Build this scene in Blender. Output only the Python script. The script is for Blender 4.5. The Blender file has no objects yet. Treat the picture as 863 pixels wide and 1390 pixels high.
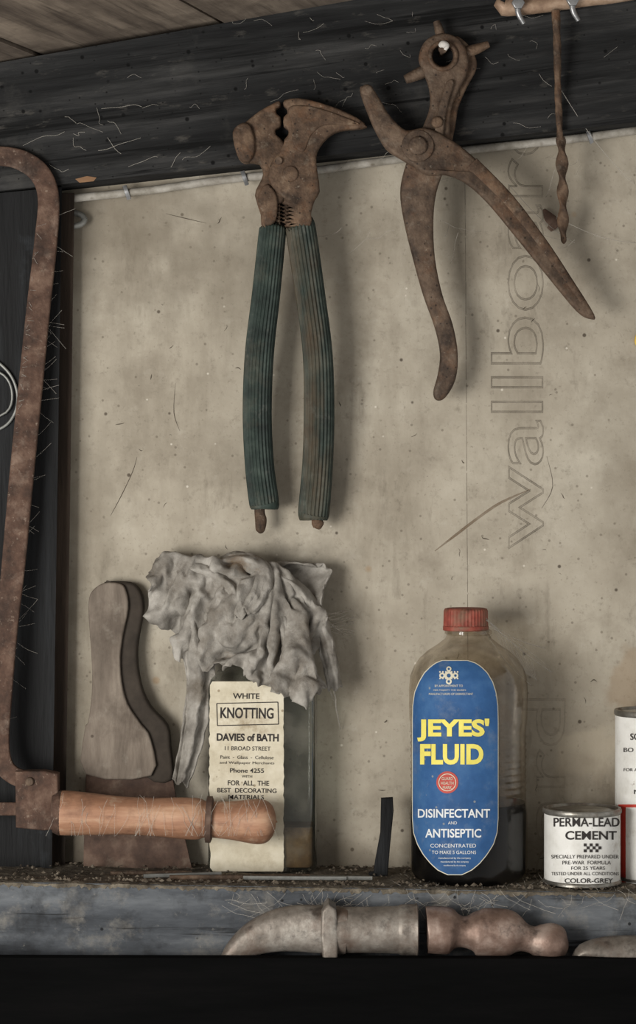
import bpy, bmesh, math, random
from mathutils import Vector, Matrix, noise
random.seed(7)
PX=0.0005; D=3200.0; Z0=1.5
sc=bpy.context.scene
try:
    sc.view_settings.view_transform='Standard'
except Exception: pass
def F(d): return (D-d)/D
def W(x,z,d): return Vector((x*PX,-d*PX,Z0+z*PX))
def P(px,py,d):
    f=F(d); return W((px-431.5)*f,(695-py)*f,d)
def s2l(c):
    return tuple(((v/255)/12.92 if v/255<=0.04045 else ((v/255+0.055)/1.055)**2.4) for v in c)+(1,)

# ---------------- materials ----------------
def mat(name, cols, nscale=60, stretch=(1,1,1), rough=.8, bump=.3, bscale=300, bdist=.0006, metal=0,
        spots=None, over=None, detail=7, pos=None, spec=.3, extra=None):
    m=bpy.data.materials.new(name); m.use_nodes=True
    nt=m.node_tree; N=nt.nodes; L=nt.links
    b=N['Principled BSDF']
    tc=N.new('ShaderNodeTexCoord'); mp=N.new('ShaderNodeMapping'); mp.inputs['Scale'].default_value=stretch
    L.new(tc.outputs['Object'],mp.inputs['Vector'])
    n=N.new('ShaderNodeTexNoise'); n.inputs['Scale'].default_value=nscale; n.inputs['Detail'].default_value=detail; n.inputs['Roughness'].default_value=.65
    L.new(mp.outputs[0],n.inputs['Vector'])
    r=N.new('ShaderNodeValToRGB'); L.new(n.outputs['Fac'],r.inputs[0])
    el=r.color_ramp.elements
    k=len(cols)
    pos=pos or [0.3+0.4*i/(k-1) for i in range(k)]
    el[0].position=pos[0]; el[0].color=s2l(cols[0]); el[1].position=pos[-1]; el[1].color=s2l(cols[-1])
    for i in range(1,k-1):
        e=el.new(pos[i]); e.color=s2l(cols[i])
    col=r.outputs[0]
    for ov in (over or []):
        n2=N.new('ShaderNodeTexNoise'); n2.inputs['Scale'].default_value=ov[1]; n2.inputs['Detail'].default_value=6; n2.inputs['Roughness'].default_value=.7
        mp2=N.new('ShaderNodeMapping'); mp2.inputs['Location'].default_value=(ov[1]*.13,3.1,ov[1]*.07)
        if len(ov)>5: mp2.inputs['Scale'].default_value=ov[5]
        L.new(tc.outputs['Object'],mp2.inputs[0]); L.new(mp2.outputs[0],n2.inputs['Vector'])
        mr=N.new('ShaderNodeMapRange'); mr.inputs['From Min'].default_value=ov[2]; mr.inputs['From Max'].default_value=ov[3]; mr.inputs['To Max'].default_value=ov[4]
        L.new(n2.outputs['Fac'],mr.inputs['Value'])
        mx=N.new('ShaderNodeMix'); mx.data_type='RGBA'
        L.new(mr.outputs[0],mx.inputs[0]); L.new(col,mx.inputs[6]); mx.inputs[7].default_value=s2l(ov[0]); col=mx.outputs[2]
    for sp in (spots or []):
        v=N.new('ShaderNodeTexVoronoi'); v.inputs['Scale'].default_value=sp[1]; L.new(tc.outputs['Object'],v.inputs['Vector'])
        mr=N.new('ShaderNodeMapRange'); mr.inputs['From Min'].default_value=sp[2]; mr.inputs['From Max'].default_value=sp[2]*.6; mr.inputs['To Max'].default_value=sp[3]
        L.new(v.outputs['Distance'],mr.inputs['Value'])
        mx=N.new('ShaderNodeMix'); mx.data_type='RGBA'
        L.new(mr.outputs[0],mx.inputs[0]); L.new(col,mx.inputs[6]); mx.inputs[7].default_value=s2l(sp[0]); col=mx.outputs[2]
    if extra: col=extra(nt,tc,col)
    L.new(col,b.inputs['Base Color'])
    b.inputs['Roughness'].default_value=rough; b.inputs['Metallic'].default_value=metal
    b.inputs['Specular IOR Level'].default_value=spec
    if bump>0:
        nb=N.new('ShaderNodeTexNoise'); nb.inputs['Scale'].default_value=bscale; nb.inputs['Detail'].default_value=4; L.new(mp.outputs[0],nb.inputs['Vector'])
        ad=N.new('ShaderNodeMath'); ad.operation='ADD'; L.new(nb.outputs['Fac'],ad.inputs[0]); L.new(n.outputs['Fac'],ad.inputs[1])
        bp=N.new('ShaderNodeBump'); bp.inputs['Strength'].default_value=bump; bp.inputs['Distance'].default_value=bdist
        L.new(ad.outputs[0],bp.inputs['Height']); L.new(bp.outputs[0],b.inputs['Normal'])
    return m

def stain_shade_fn(stains_and_shade):
    def fn(nt,tc,col):
        N=nt.nodes;L=nt.links
        nz=N.new('ShaderNodeTexNoise'); nz.inputs['Scale'].default_value=45; nz.inputs['Detail'].default_value=6; L.new(tc.outputs['Object'],nz.inputs['Vector'])
        for (px,py,r,c,st,sx,sz) in stains_and_shade:
            c0=P(px,py,0)
            mp=N.new('ShaderNodeMapping'); mp.vector_type='POINT'
            mp.inputs['Scale'].default_value=(sx,0,sz)
            o=WALLC
            mp.inputs['Location'].default_value=(-(c0.x-o.x)*sx,0,-(c0.z-o.z)*sz)
            L.new(tc.outputs['Object'],mp.inputs[0])
            ln=N.new('ShaderNodeVectorMath'); ln.operation='LENGTH'; L.new(mp.outputs[0],ln.inputs[0])
            ma=N.new('ShaderNodeMath'); ma.operation='MULTIPLY_ADD'; L.new(nz.outputs['Fac'],ma.inputs[0]); ma.inputs[1].default_value=r*PX*1.6; L.new(ln.outputs['Value'],ma.inputs[2])
            mr=N.new('ShaderNodeMapRange'); mr.interpolation_type='SMOOTHSTEP'
            mr.inputs['From Min'].default_value=r*PX*1.9; mr.inputs['From Max'].default_value=r*PX*(1.5 if r<60 else .9); mr.inputs['To Max'].default_value=st
            L.new(ma.outputs[0],mr.inputs['Value'])
            mx=N.new('ShaderNodeMix'); mx.data_type='RGBA'; L.new(mr.outputs[0],mx.inputs[0]); L.new(col,mx.inputs[6]); mx.inputs[7].default_value=s2l(c); col=mx.outputs[2]
        return col
    return fn
WALLC=Vector((0,0,Z0))
M={}
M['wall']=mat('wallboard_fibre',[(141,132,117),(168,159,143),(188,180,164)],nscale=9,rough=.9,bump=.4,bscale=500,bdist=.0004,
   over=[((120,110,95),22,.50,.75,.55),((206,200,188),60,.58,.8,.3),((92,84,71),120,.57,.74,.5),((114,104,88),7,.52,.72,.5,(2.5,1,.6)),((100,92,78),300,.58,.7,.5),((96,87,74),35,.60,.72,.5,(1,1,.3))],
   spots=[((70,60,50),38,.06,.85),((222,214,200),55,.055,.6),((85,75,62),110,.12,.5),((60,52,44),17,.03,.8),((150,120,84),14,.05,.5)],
   extra=stain_shade_fn([(862,930,40,(146,122,94),.45,1,.8),(800,1020,38,(190,178,158),.5,.8,1),(445,650,60,(102,96,86),.5,1.3,.9),(395,775,95,(84,78,68),.55,1,1.4),  # last patch paints the rag's cast shadow into the board colour
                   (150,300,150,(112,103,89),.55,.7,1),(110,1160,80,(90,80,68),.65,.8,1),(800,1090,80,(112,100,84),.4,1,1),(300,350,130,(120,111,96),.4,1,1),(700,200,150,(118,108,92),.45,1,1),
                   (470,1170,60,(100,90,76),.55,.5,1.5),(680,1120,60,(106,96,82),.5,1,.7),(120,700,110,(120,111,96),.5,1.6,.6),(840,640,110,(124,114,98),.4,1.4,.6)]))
def ink(name,c,a):
    m=bpy.data.materials.new(name); m.use_nodes=True
    N=m.node_tree.nodes;L=m.node_tree.links
    for n in list(N): N.remove(n)
    out=N.new('ShaderNodeOutputMaterial'); tr=N.new('ShaderNodeBsdfTransparent'); df=N.new('ShaderNodeBsdfDiffuse'); df.inputs[0].default_value=s2l(c)
    tc=N.new('ShaderNodeTexCoord'); nz=N.new('ShaderNodeTexNoise'); nz.inputs['Scale'].default_value=50; nz.inputs['Detail'].default_value=8; L.new(tc.outputs['Object'],nz.inputs['Vector'])
    mr=N.new('ShaderNodeMapRange'); mr.inputs['From Min'].default_value=.35; mr.inputs['From Max'].default_value=.65; mr.inputs['To Min'].default_value=a*.35; mr.inputs['To Max'].default_value=a; L.new(nz.outputs['Fac'],mr.inputs[0])
    mx=N.new('ShaderNodeMixShader'); L.new(mr.outputs[0],mx.inputs[0]); L.new(tr.outputs[0],mx.inputs[1]); L.new(df.outputs[0],mx.inputs[2]); L.new(mx.outputs[0],out.inputs[0]); return m
M['ink']=ink('faded_print_ink',(100,92,81),.32); M['ink2']=ink('very_faded_print_ink',(106,98,86),.14)
M['crack']=ink('dark_crack',(74,64,54),.5)
M['scr']=ink('brown_scratch',(118,92,66),.32)
M['beam']=mat('sooty_beam_wood',[(16,16,17),(36,36,36),(66,65,64)],nscale=30,stretch=(.15,1,1.8),rough=.85,bump=1,bscale=110,bdist=.0014,
   over=[((94,91,86),14,.56,.8,.4),((12,12,12),34,.50,.66,.75,(.1,1,2)),((8,8,8),90,.58,.64,.85,(.04,1,1.6)),((92,88,82),110,.6,.75,.5,(.4,1,1.2))],spots=[((4,4,4),75,.13,.95),((6,6,6),160,.12,.8)],spec=.2)
M['ceil']=mat('ceiling_board_wood',[(70,60,52),(110,98,86),(148,134,118)],nscale=26,stretch=(.15,1.4,1),rough=.85,bump=.7,bscale=120,bdist=.001,over=[((62,52,44),20,.48,.7,.65),((52,43,36),60,.53,.68,.75,(.08,1.6,1))])
M['black']=mat('tarred_post',[(5,5,6),(13,13,14),(32,34,36)],nscale=30,stretch=(2,1,.2),rough=.75,bump=.8,bscale=120,bdist=.001,over=[((60,64,68),18,.62,.8,.5)])
M['batten']=mat('batten_wood',[(26,21,17),(52,42,34),(78,65,54)],nscale=30,stretch=(2,1,.2),rough=.85,bump=.6)
M['shelf']=mat('painted_shelf_wood',[(42,44,47),(77,80,84),(112,115,118)],nscale=26,stretch=(.3,1,1.3),rough=.85,bump=1,bscale=140,bdist=.0012,
   over=[((146,140,130),34,.52,.72,.6),((32,31,31),22,.52,.68,.75),((22,21,20),80,.57,.64,.8,(.06,1,1.4)),((150,146,138),140,.62,.74,.6)],spots=[((20,20,22),70,.09,.85)],spec=.2)
M['shelfdust']=mat('dust_layer',[(56,50,43),(98,90,78),(134,125,110)],nscale=90,rough=.95,bump=1,bscale=300,bdist=.0015)
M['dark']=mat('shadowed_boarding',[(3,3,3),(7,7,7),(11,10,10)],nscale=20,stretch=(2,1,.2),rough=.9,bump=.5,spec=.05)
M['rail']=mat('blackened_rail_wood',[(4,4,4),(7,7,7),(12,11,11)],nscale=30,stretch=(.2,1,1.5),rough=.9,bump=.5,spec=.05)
M['cable']=mat('cable_sheath',[(112,106,94),(152,146,136),(180,175,166)],nscale=70,rough=.6,bump=.2,spots=[((90,80,65),90,.2,.6)],over=[((96,88,76),40,.54,.7,.6)])
M['rust']=mat('rusted_iron',[(46,36,28),(84,66,52),(118,97,78)],nscale=90,rough=.75,bump=.9,bscale=420,bdist=.0007,
   over=[((116,76,46),60,.52,.72,.45),((142,130,114),100,.57,.77,.45),((32,25,21),40,.55,.68,.7),((154,142,126),350,.62,.72,.5)],metal=.15,spots=[((28,21,17),200,.16,.75)])
M['rust2']=mat('rusted_steel_dark',[(52,42,35),(86,70,57),(114,96,80)],nscale=80,rough=.7,bump=.8,bscale=420,bdist=.0007,
   over=[((110,74,48),45,.52,.72,.45),((138,128,114),90,.57,.77,.4),((35,28,24),35,.53,.68,.7),((154,142,126),350,.62,.72,.5)],metal=.2,spots=[((30,23,19),180,.16,.75)])
M['sawrust']=mat('saw_frame_rust',[(48,37,31),(82,61,50),(112,90,76)],nscale=70,rough=.8,bump=.9,bscale=300,bdist=.0008,
   over=[((140,122,108),60,.54,.74,.55),((42,32,27),30,.53,.68,.7),((158,142,126),260,.6,.72,.6)],metal=.1)
M['grip']=mat('green_rubber_grip',[(27,33,30),(43,53,48),(64,74,67)],nscale=60,rough=.6,bump=.3,over=[((92,84,70),22,.54,.76,.6),((110,108,100),90,.58,.78,.45)],spec=.2)
M['grip2']=mat('green_rubber_grip_worn',[(30,36,32),(47,56,50),(72,78,70)],nscale=60,rough=.6,bump=.3,over=[((98,78,58),12,.44,.62,.5,(3,1,.6)),((110,108,100),90,.58,.78,.45)],spec=.2)
M['wood']=mat('turned_handle_wood',[(114,78,58),(158,117,91),(190,154,126)],nscale=50,stretch=(.2,1,1.5),rough=.6,bump=.4,bscale=200,
   over=[((90,62,48),26,.52,.70,.7),((200,184,160),80,.56,.78,.5),((74,50,40),70,.58,.70,.65,(.3,1,1.5))],spec=.35)
M['wooddark']=mat('handle_dark_wood',[(20,16,13),(34,27,22),(50,40,32)],nscale=50,stretch=(1.5,1,.2),rough=.6,bump=.3)
M['greywood']=mat('weathered_wood',[(84,75,66),(116,105,94),(144,133,120)],nscale=40,stretch=(1.5,1,.3),rough=.85,bump=.7,over=[((70,60,52),26,.52,.72,.6),((152,144,132),70,.58,.76,.5)],spots=[((60,50,42),60,.08,.7)])
M['blade']=mat('scraper_blade_rust',[(60,46,39),(90,70,59),(120,100,86)],nscale=55,rough=.8,bump=.6,over=[((54,42,36),26,.5,.7,.7),((140,130,114),40,.56,.78,.55)])
M['darkedge']=mat('wood_edge_dark',[(44,38,32),(68,60,52)],nscale=50,rough=.85,bump=.4)
M['rag']=mat('rag_cloth',[(106,101,94),(143,138,130),(172,167,159)],nscale=60,rough=.95,bump=.8,bscale=1100,bdist=.0004,
   over=[((90,80,68),30,.49,.68,.65),((188,184,176),50,.6,.8,.4),((112,88,60),22,.61,.71,.6),((66,58,50),90,.62,.72,.65)],spec=.1)
M['paper']=mat('aged_label_paper',[(178,167,143),(202,193,171),(217,209,190)],nscale=50,rough=.8,bump=.2,over=[((150,132,102),40,.53,.72,.6),((124,102,72),26,.61,.72,.6)],spots=[((120,100,72),90,.1,.7)])
M['inkblk']=mat('label_ink_black',[(34,31,30),(58,53,50)],nscale=90,rough=.8,bump=0)
M['blue']=mat('blue_label',[(38,72,114),(48,86,132),(64,102,144)],nscale=40,rough=.65,bump=.15,over=[((124,132,140),60,.55,.8,.5)],spots=[((150,150,140),85,.08,.6)],spec=.2)
M['cream']=mat('cream_edge',[(196,190,168),(214,208,188)],nscale=60,rough=.7,bump=0)
M['yellow']=mat('yellow_ink',[(214,200,90),(230,217,108)],nscale=60,rough=.6,bump=0)
M['white']=mat('white_ink',[(200,204,206),(222,223,222)],nscale=60,rough=.6,bump=0)
M['red']=mat('red_ink',[(160,60,52),(186,76,64)],nscale=60,rough=.6,bump=0)
M['cap']=mat('red_metal_cap',[(98,44,36),(138,66,54),(160,96,80)],nscale=70,rough=.65,bump=.4,over=[((116,92,74),70,.44,.62,.85),((70,54,44),110,.56,.68,.7)],metal=.1)
M['canw']=mat('can_white_paint',[(200,197,189),(218,216,210),(230,228,223)],nscale=50,rough=.5,bump=.1,over=[((150,135,115),60,.57,.74,.6),((110,90,68),130,.62,.72,.7)])
M['tin']=mat('tin_rim',[(96,92,84),(136,132,124),(170,167,160)],nscale=90,rough=.4,bump=.2,metal=.7,over=[((95,72,54),60,.5,.68,.7)])
M['canred']=mat('can_red_paint',[(172,50,40),(194,66,52)],nscale=60,rough=.5,bump=.1)
M['hsteel']=mat('hammer_steel',[(84,77,70),(128,120,111),(162,156,147)],nscale=50,rough=.5,bump=.5,bscale=250,metal=.4,over=[((90,70,58),30,.48,.68,.75),((56,50,46),60,.55,.68,.7)])
M['hrust']=mat('hammer_rusty_steel',[(86,68,58),(130,108,96),(168,150,138)],nscale=50,rough=.5,bump=.5,bscale=250,metal=.4,over=[((80,57,47),34,.51,.7,.75),((54,44,40),60,.55,.68,.7)])
M['liquid']=mat('dark_fluid',[(4,4,5),(6,6,7)],rough=.5,bump=0,spec=.1)
M['amber']=mat('amber_residue',[(84,60,36),(112,86,56),(136,112,80)],nscale=50,rough=.6,bump=.3,over=[((66,46,30),30,.48,.66,.8)])
M['web']=ink('cobweb_silk',(188,182,172),.6)
M['tuft']=mat('white_fluff',[(170,166,158),(210,206,200)],rough=.9,bump=.6)
M['debris']=mat('crumb_debris',[(40,34,28),(92,82,70),(150,140,125)],nscale=40,rough=.95,bump=.4)
M['wire']=mat('grey_wire',[(110,110,106),(155,155,150)],rough=.5,bump=.1,metal=.4)
M['brass']=mat('tan_metal',[(120,96,78),(160,134,112),(190,168,146)],nscale=60,rough=.5,bump=.4,metal=.2,over=[((90,68,54),50,.52,.7,.7)])
M['zinc']=mat('zinc_screw',[(110,110,110),(165,165,165)],nscale=80,rough=.4,metal=.7,bump=.2)
M['ochre']=mat('ochre_patch',[(112,84,62),(140,108,80)],rough=.9,bump=.2)
M['yel2']=mat('yellow_plastic',[(190,152,62),(205,172,84)],rough=.6,bump=.1)

def glass(name,tint,dust,dcol,lo=.4,hi=.75,sc_=30,g0=.015,g1=.22,floor=.2,blend=.15):
    m=bpy.data.materials.new(name); m.use_nodes=True
    nt=m.node_tree;N=nt.nodes;L=nt.links
    for n in list(N): N.remove(n)
    out=N.new('ShaderNodeOutputMaterial')
    tr=N.new('ShaderNodeBsdfTransparent'); tr.inputs[0].default_value=tint
    gl=N.new('ShaderNodeBsdfGlossy'); gl.inputs['Roughness'].default_value=.1; gl.inputs[0].default_value=(.9,.9,.9,1)
    lw=N.new('ShaderNodeLayerWeight'); lw.inputs[0].default_value=blend
    mr0=N.new('ShaderNodeMapRange'); mr0.inputs['To Min'].default_value=g0; mr0.inputs['To Max'].default_value=g1; L.new(lw.outputs['Facing'],mr0.inputs[0])
    m1=N.new('ShaderNodeMixShader'); L.new(mr0.outputs[0],m1.inputs[0]); L.new(tr.outputs[0],m1.inputs[1]); L.new(gl.outputs[0],m1.inputs[2])
    df=N.new('ShaderNodeBsdfDiffuse'); df.inputs[0].default_value=s2l(dcol)
    tc=N.new('ShaderNodeTexCoord'); nz=N.new('ShaderNodeTexNoise'); nz.inputs['Scale'].default_value=sc_; nz.inputs['Detail'].default_value=9; L.new(tc.outputs['Object'],nz.inputs['Vector'])
    mr=N.new('ShaderNodeMapRange'); mr.inputs['From Min'].default_value=lo; mr.inputs['From Max'].default_value=hi; mr.inputs['To Min'].default_value=dust*floor; mr.inputs['To Max'].default_value=dust; L.new(nz.outputs['Fac'],mr.inputs[0])
    m2=N.new('ShaderNodeMixShader'); L.new(mr.outputs[0],m2.inputs[0]); L.new(m1.outputs[0],m2.inputs[1]); L.new(df.outputs[0],m2.inputs[2])
    L.new(m2.outputs[0],out.inputs[0]); return m
M['glassj']=glass('dusty_brown_glass',(.90,.87,.82,1),.5,(104,90,74),lo=.48,hi=.72,sc_=70,floor=.12,g1=.4,blend=.25)
M['glassjl']=glass('clean_lower_glass',(.95,.93,.9,1),.10,(90,82,72),lo=.5,hi=.75,sc_=70,floor=.05,g0=.01,g1=.25,blend=.2)
M['glassk']=glass('dusty_clear_glass',(.80,.82,.79,1),.32,(134,130,118),lo=.45,hi=.7,sc_=50,floor=.15,g0=.02,g1=.6,blend=.35)
M['glasske']=glass('glass_edge_thick',(.45,.48,.45,1),.3,(90,90,82),lo=.45,hi=.7,sc_=50,floor=.2,g0=.05,g1=.7,blend=.4)

# ---------------- mesh helpers ----------------
def mk(name,verts,faces,m,smooth=True,parent=None,ang=40,recalc=True,loc_center=True):
    me=bpy.data.meshes.new(name)
    vs=[Vector(v) for v in verts]
    c=Vector((0,0,0))
    if loc_center and vs:
        mn=Vector((min(v.x for v in vs),min(v.y for v in vs),min(v.z for v in vs)))
        mx=Vector((max(v.x for v in vs),max(v.y for v in vs),max(v.z for v in vs)))
        c=(mn+mx)/2
    me.from_pydata([v-c for v in vs],[],faces)
    if recalc:
        bm=bmesh.new(); bm.from_mesh(me); bmesh.ops.remove_doubles(bm,verts=bm.verts,dist=1e-7); bmesh.ops.recalc_face_normals(bm,faces=bm.faces); bm.to_mesh(me); bm.free()
    if smooth:
        for p in me.polygons: p.use_smooth=True
        try: me.set_sharp_from_angle(angle=math.radians(ang))
        except Exception: pass
    me.materials.append(m)
    o=bpy.data.objects.new(name,me); o.location=c
    sc.collection.objects.link(o)
    if parent is not None:
        o.parent=parent; o.location=c-parent.location
    return o
def empty(name,px,py,d):
    e=bpy.data.objects.new(name,None); e.location=P(px,py,d); e.empty_display_size=.02
    sc.collection.objects.link(e); return e

def cr(pts,sub,closed=False):
    n=len(pts); out=[]
    rng=range(n) if closed else range(n-1)
    for i in rng:
        if closed: a,b,c,e=pts[(i-1)%n],pts[i],pts[(i+1)%n],pts[(i+2)%n]
        else: a,b,c,e=pts[max(i-1,0)],pts[i],pts[i+1],pts[min(i+2,n-1)]
        for k in range(sub):
            t=k/sub
            out.append(tuple(.5*((2*b[j])+(-a[j]+c[j])*t+(2*a[j]-5*b[j]+4*c[j]-e[j])*t*t+(-a[j]+3*b[j]-3*c[j]+e[j])*t**3) for j in range(len(b))))
    if not closed: out.append(tuple(pts[-1]))
    return out

def curve_mesh(cu):
    o=bpy.data.objects.new('tmp',cu); sc.collection.objects.link(o)
    dg=bpy.context.evaluated_depsgraph_get(); dg.update()
    oe=o.evaluated_get(dg); me=oe.to_mesh()
    vs=[v.co.copy() for v in me.vertices]; fs=[tuple(p.vertices) for p in me.polygons]
    oe.to_mesh_clear(); bpy.data.objects.remove(o); bpy.data.curves.remove(cu)
    return vs,fs

def plate(name,outline,dfun,thick,bev,m,parent=None,holes=(),smooth=4,ang=50):
    cu=bpy.data.curves.new('t','CURVE'); cu.dimensions='2D'; cu.fill_mode='BOTH'
    def add(pts):
        s=cu.splines.new('POLY'); s.points.add(len(pts)-1); s.use_cyclic_u=True
        for i,p in enumerate(pts): s.points[i].co=(p[0]-431.5,695-p[1],0,1)
    ol=cr(outline,smooth,True) if smooth>1 else outline
    add(ol)
    for h in holes: add(h)
    cu.extrude=max(thick/2-bev,0.01); cu.bevel_depth=bev; cu.offset=-bev; cu.bevel_resolution=3
    vs,fs=curve_mesh(cu)
    df=dfun if callable(dfun) else (lambda x,y:dfun)
    out=[]
    for v in vs:
        d0=df(v.x+431.5,695-v.y); f=F(d0)
        out.append(W(v.x*f,v.y*f,d0+v.z))
    return mk(name,out,fs,m,True,parent,ang)
def circ(cx,cy,r,n=20,ry=None):
    ry=ry or r
    return [(cx+r*math.cos(2*math.pi*i/n),cy+ry*math.sin(2*math.pi*i/n)) for i in range(n)]

def sweep(name,pts,m,parent=None,n=20,power=2,ribs=0,ribamp=.08,twist=0,sub=5,rot0=0,ang=60,flat=False,ret=False):
    q=cr([tuple(map(float,p)) for p in pts],sub) if sub>1 else [tuple(map(float,p)) for p in pts]
    C=[P(p[0],p[1],p[2]) for p in q]
    vs=[];fs=[];acc=0
    for i,p in enumerate(q):
        a=C[max(i-1,0)]; b=C[min(i+1,len(C)-1)]
        T=(b-a)
        T=T.normalized() if T.length>1e-9 else Vector((0,0,-1))
        Yv=Vector((0,-1,0))
        Nn=T.cross(Yv)
        Nn=Nn.normalized() if Nn.length>1e-6 else Vector((1,0,0))
        B=Nn.cross(T).normalized()
        if i>0: acc+=twist*(C[i]-C[i-1]).length/PX
        f=F(p[2])*PX
        w=max(p[3],.05)*f; t=max(p[4],.05)*f
        for k in range(n):
            th=2*math.pi*k/n+rot0
            c,s=math.cos(th),math.sin(th)
            if power!=2:
                c=math.copysign(abs(c)**(2/power),c); s=math.copysign(abs(s)**(2/power),s)
            rr=1+(ribamp*math.cos(ribs*th) if ribs else 0)
            a1=w*c*rr; b1=t*s*rr
            if twist:
                ca,sa=math.cos(acc),math.sin(acc); a1,b1=a1*ca-b1*sa,a1*sa+b1*ca
            vs.append(C[i]+Nn*a1+B*b1)
    R=len(q)
    for i in range(R-1):
        for k in range(n):
            k2=(k+1)%n
            fs.append((i*n+k,i*n+k2,(i+1)*n+k2,(i+1)*n+k))
    fs.append(tuple(range(n))); fs.append(tuple(range((R-1)*n,R*n)))
    if ret: return vs,fs
    return mk(name,vs,fs,m,True,parent,ang)

def boxpx(name,x0,x1,z0,z1,d0,d1,m,parent=None):
    g=lambda z,x:z(x) if callable(z) else z
    vs=[W(x,g(z,x),d) for d in (d0,d1) for z in (z0,z1) for x in (x0,x1)]
    fs=[(0,1,3,2),(4,5,7,6),(0,1,5,4),(2,3,7,6),(0,2,6,4),(1,3,7,5)]
    return mk(name,vs,fs,m,False,parent)

def lathe(name,cx,dc,prof,m,parent=None,n=64,cap=True,rib=0,ramp=0,bottom=None,ys=1.0):
    f=F(dc); x0=(cx-431.5)*f
    pr=[((695-py)*f,r*f) for py,r in prof]
    if bottom is not None:
        pr=[(max(z,bottom),r) for z,r in pr]
    vs=[];fs=[]
    for z,r in pr:
        for k in range(n):
            th=2*math.pi*k/n; rr=r+(ramp*math.cos(rib*th) if rib else 0)
            vs.append(W(x0+rr*math.cos(th),z,dc+rr*math.sin(th)*ys))
    for i in range(len(pr)-1):
        for k in range(n):
            k2=(k+1)%n; fs.append((i*n+k,i*n+k2,(i+1)*n+k2,(i+1)*n+k))
    if cap:
        fs.append(tuple(range(n))); fs.append(tuple(range((len(pr)-1)*n,len(pr)*n)))
    return mk(name,vs,fs,m,True,parent,50),pr

def cylmap(cx,dc,pr,off):
    x0=(cx-431.5)*F(dc); ps=sorted(pr)
    def Rf(z):
        if z<=ps[0][0]: return ps[0][1]
        for (a,ra),(b,rb) in zip(ps,ps[1:]):
            if z<=b: return ra+(rb-ra)*(z-a)/max(b-a,1e-6)
        return ps[-1][1]
    def fn(px,py):
        d=dc+50
        for _ in range(10):
            ff=F(d); x=(px-431.5)*ff; z=(695-py)*ff; r=Rf(z)+off
            dx=max(-.997*r,min(.997*r,x-x0)); d=dc+math.sqrt(r*r-dx*dx)
        return W(x0+dx,z,d)
    return fn

def text(name,s,cx,cy,w,h,mp,m,parent,bold=0.0,outline=0,rot=0,space=1.0):
    cu=bpy.data.curves.new('t','FONT'); cu.body=s; cu.resolution_u=4; cu.space_character=space
    cu.offset=bold
    if outline:
        cu.fill_mode='NONE'; cu.bevel_depth=.01; cu.bevel_resolution=0
    vs,fs=curve_mesh(cu)
    if not vs: return
    x0=min(v.x for v in vs);x1=max(v.x for v in vs);y0=min(v.y for v in vs);y1=max(v.y for v in vs)
    sx=w/(x1-x0); sy=h/(y1-y0) if h else sx
    out=[]
    c,sn=math.cos(rot),math.sin(rot)
    for v in vs:
        a=(v.x-(x0+x1)/2)*sx; b=(v.y-(y0+y1)/2)*sy
        X=a*c-b*sn; Y=a*sn+b*c
        p=mp(cx+X,cy-Y)
        if outline: p=p+Vector((0,-v.z*40*PX,0))
        out.append(p)
    return mk(name,out,fs,m,False,parent,recalc=bool(outline))

def interp(tab,y):
    if y<=tab[0][0]: return tab[0][1:]
    for a,b in zip(tab,tab[1:]):
        if y<=b[0]:
            t=(y-a[0])/(b[0]-a[0]); return [a[i]+(b[i]-a[i])*t for i in range(1,len(a))]
    return tab[-1][1:]
def gridlabel(name,tab,mp,m,parent,rows=50,cols=36,grow=0,jag=0):
    y0,y1=tab[0][0],tab[-1][0]; vs=[];fs=[]
    for i in range(rows+1):
        y=y0+(y1-y0)*i/rows; l,r=interp(tab,y); l-=grow;r+=grow
        l+=jag*noise.noise(Vector((y*.12,1,0))); r+=jag*noise.noise(Vector((y*.12,9,0)))
        yy=y+(grow*(1 if i>rows/2 else -1)*abs(2*i/rows-1))
        for j in range(cols+1): vs.append(mp(l+(r-l)*j/cols,yy))
    for i in range(rows):
        for j in range(cols):
            a=i*(cols+1)+j; fs.append((a,a+1,a+cols+2,a+cols+1))
    return mk(name,vs,fs,m,True,parent,recalc=False)

# ---------------- room shell ----------------
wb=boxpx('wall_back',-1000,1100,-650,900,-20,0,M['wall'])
off=wb.location-WALLC
for v in wb.data.vertices: v.co+=off
wb.location=WALLC
FS=175.0
def shelf_edge(px): return 1194+15*px/863
def shelf_z(x):
    px=431.5+x/F(FS); return (695-shelf_edge(px))*F(FS)
boxpx('shelf_beam',-700,760,lambda x:shelf_z(x)-118,lambda x:shelf_z(x)-3,0,FS,M['shelf'])
vs=[];fs=[];nx,ny=360,30
for j in range(ny+1):
    for i in range(nx+1):
        x=-560+1200*i/nx; d=FS*j/ny
        h=-2.2+1.6*noise.noise(Vector((x*.03,d*.03,0)))+1.6*abs(noise.noise(Vector((x*.15,d*.15,3))))
        dd=d
        if j==ny: dd=d+2+2.5*noise.noise(Vector((x*.08,7,0))); h-=2
        if j==0: dd=0
        vs.append(W(x,shelf_z(x)+h,dd))
for i in range(nx+1):
    x=-560+1200*i/nx
    h=-7-7*abs(noise.noise(Vector((x*.05,2,0))))-5*noise.noise(Vector((x*.22,5,0)))
    vs.append(W(x,shelf_z(x)+h,FS+1.2))
for j in range(ny+1):
    for i in range(nx):
        a=j*(nx+1)+i; fs.append((a,a+1,a+nx+2,a+nx+1))
mk('shelf_dust',vs,fs,M['shelfdust'],True,bpy.data.objects['shelf_beam'])
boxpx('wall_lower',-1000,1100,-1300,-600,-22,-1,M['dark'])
boxpx('wall_lower_boarding',-700,760,-1300,-605,0,40,M['dark'],bpy.data.objects['wall_lower'])
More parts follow.
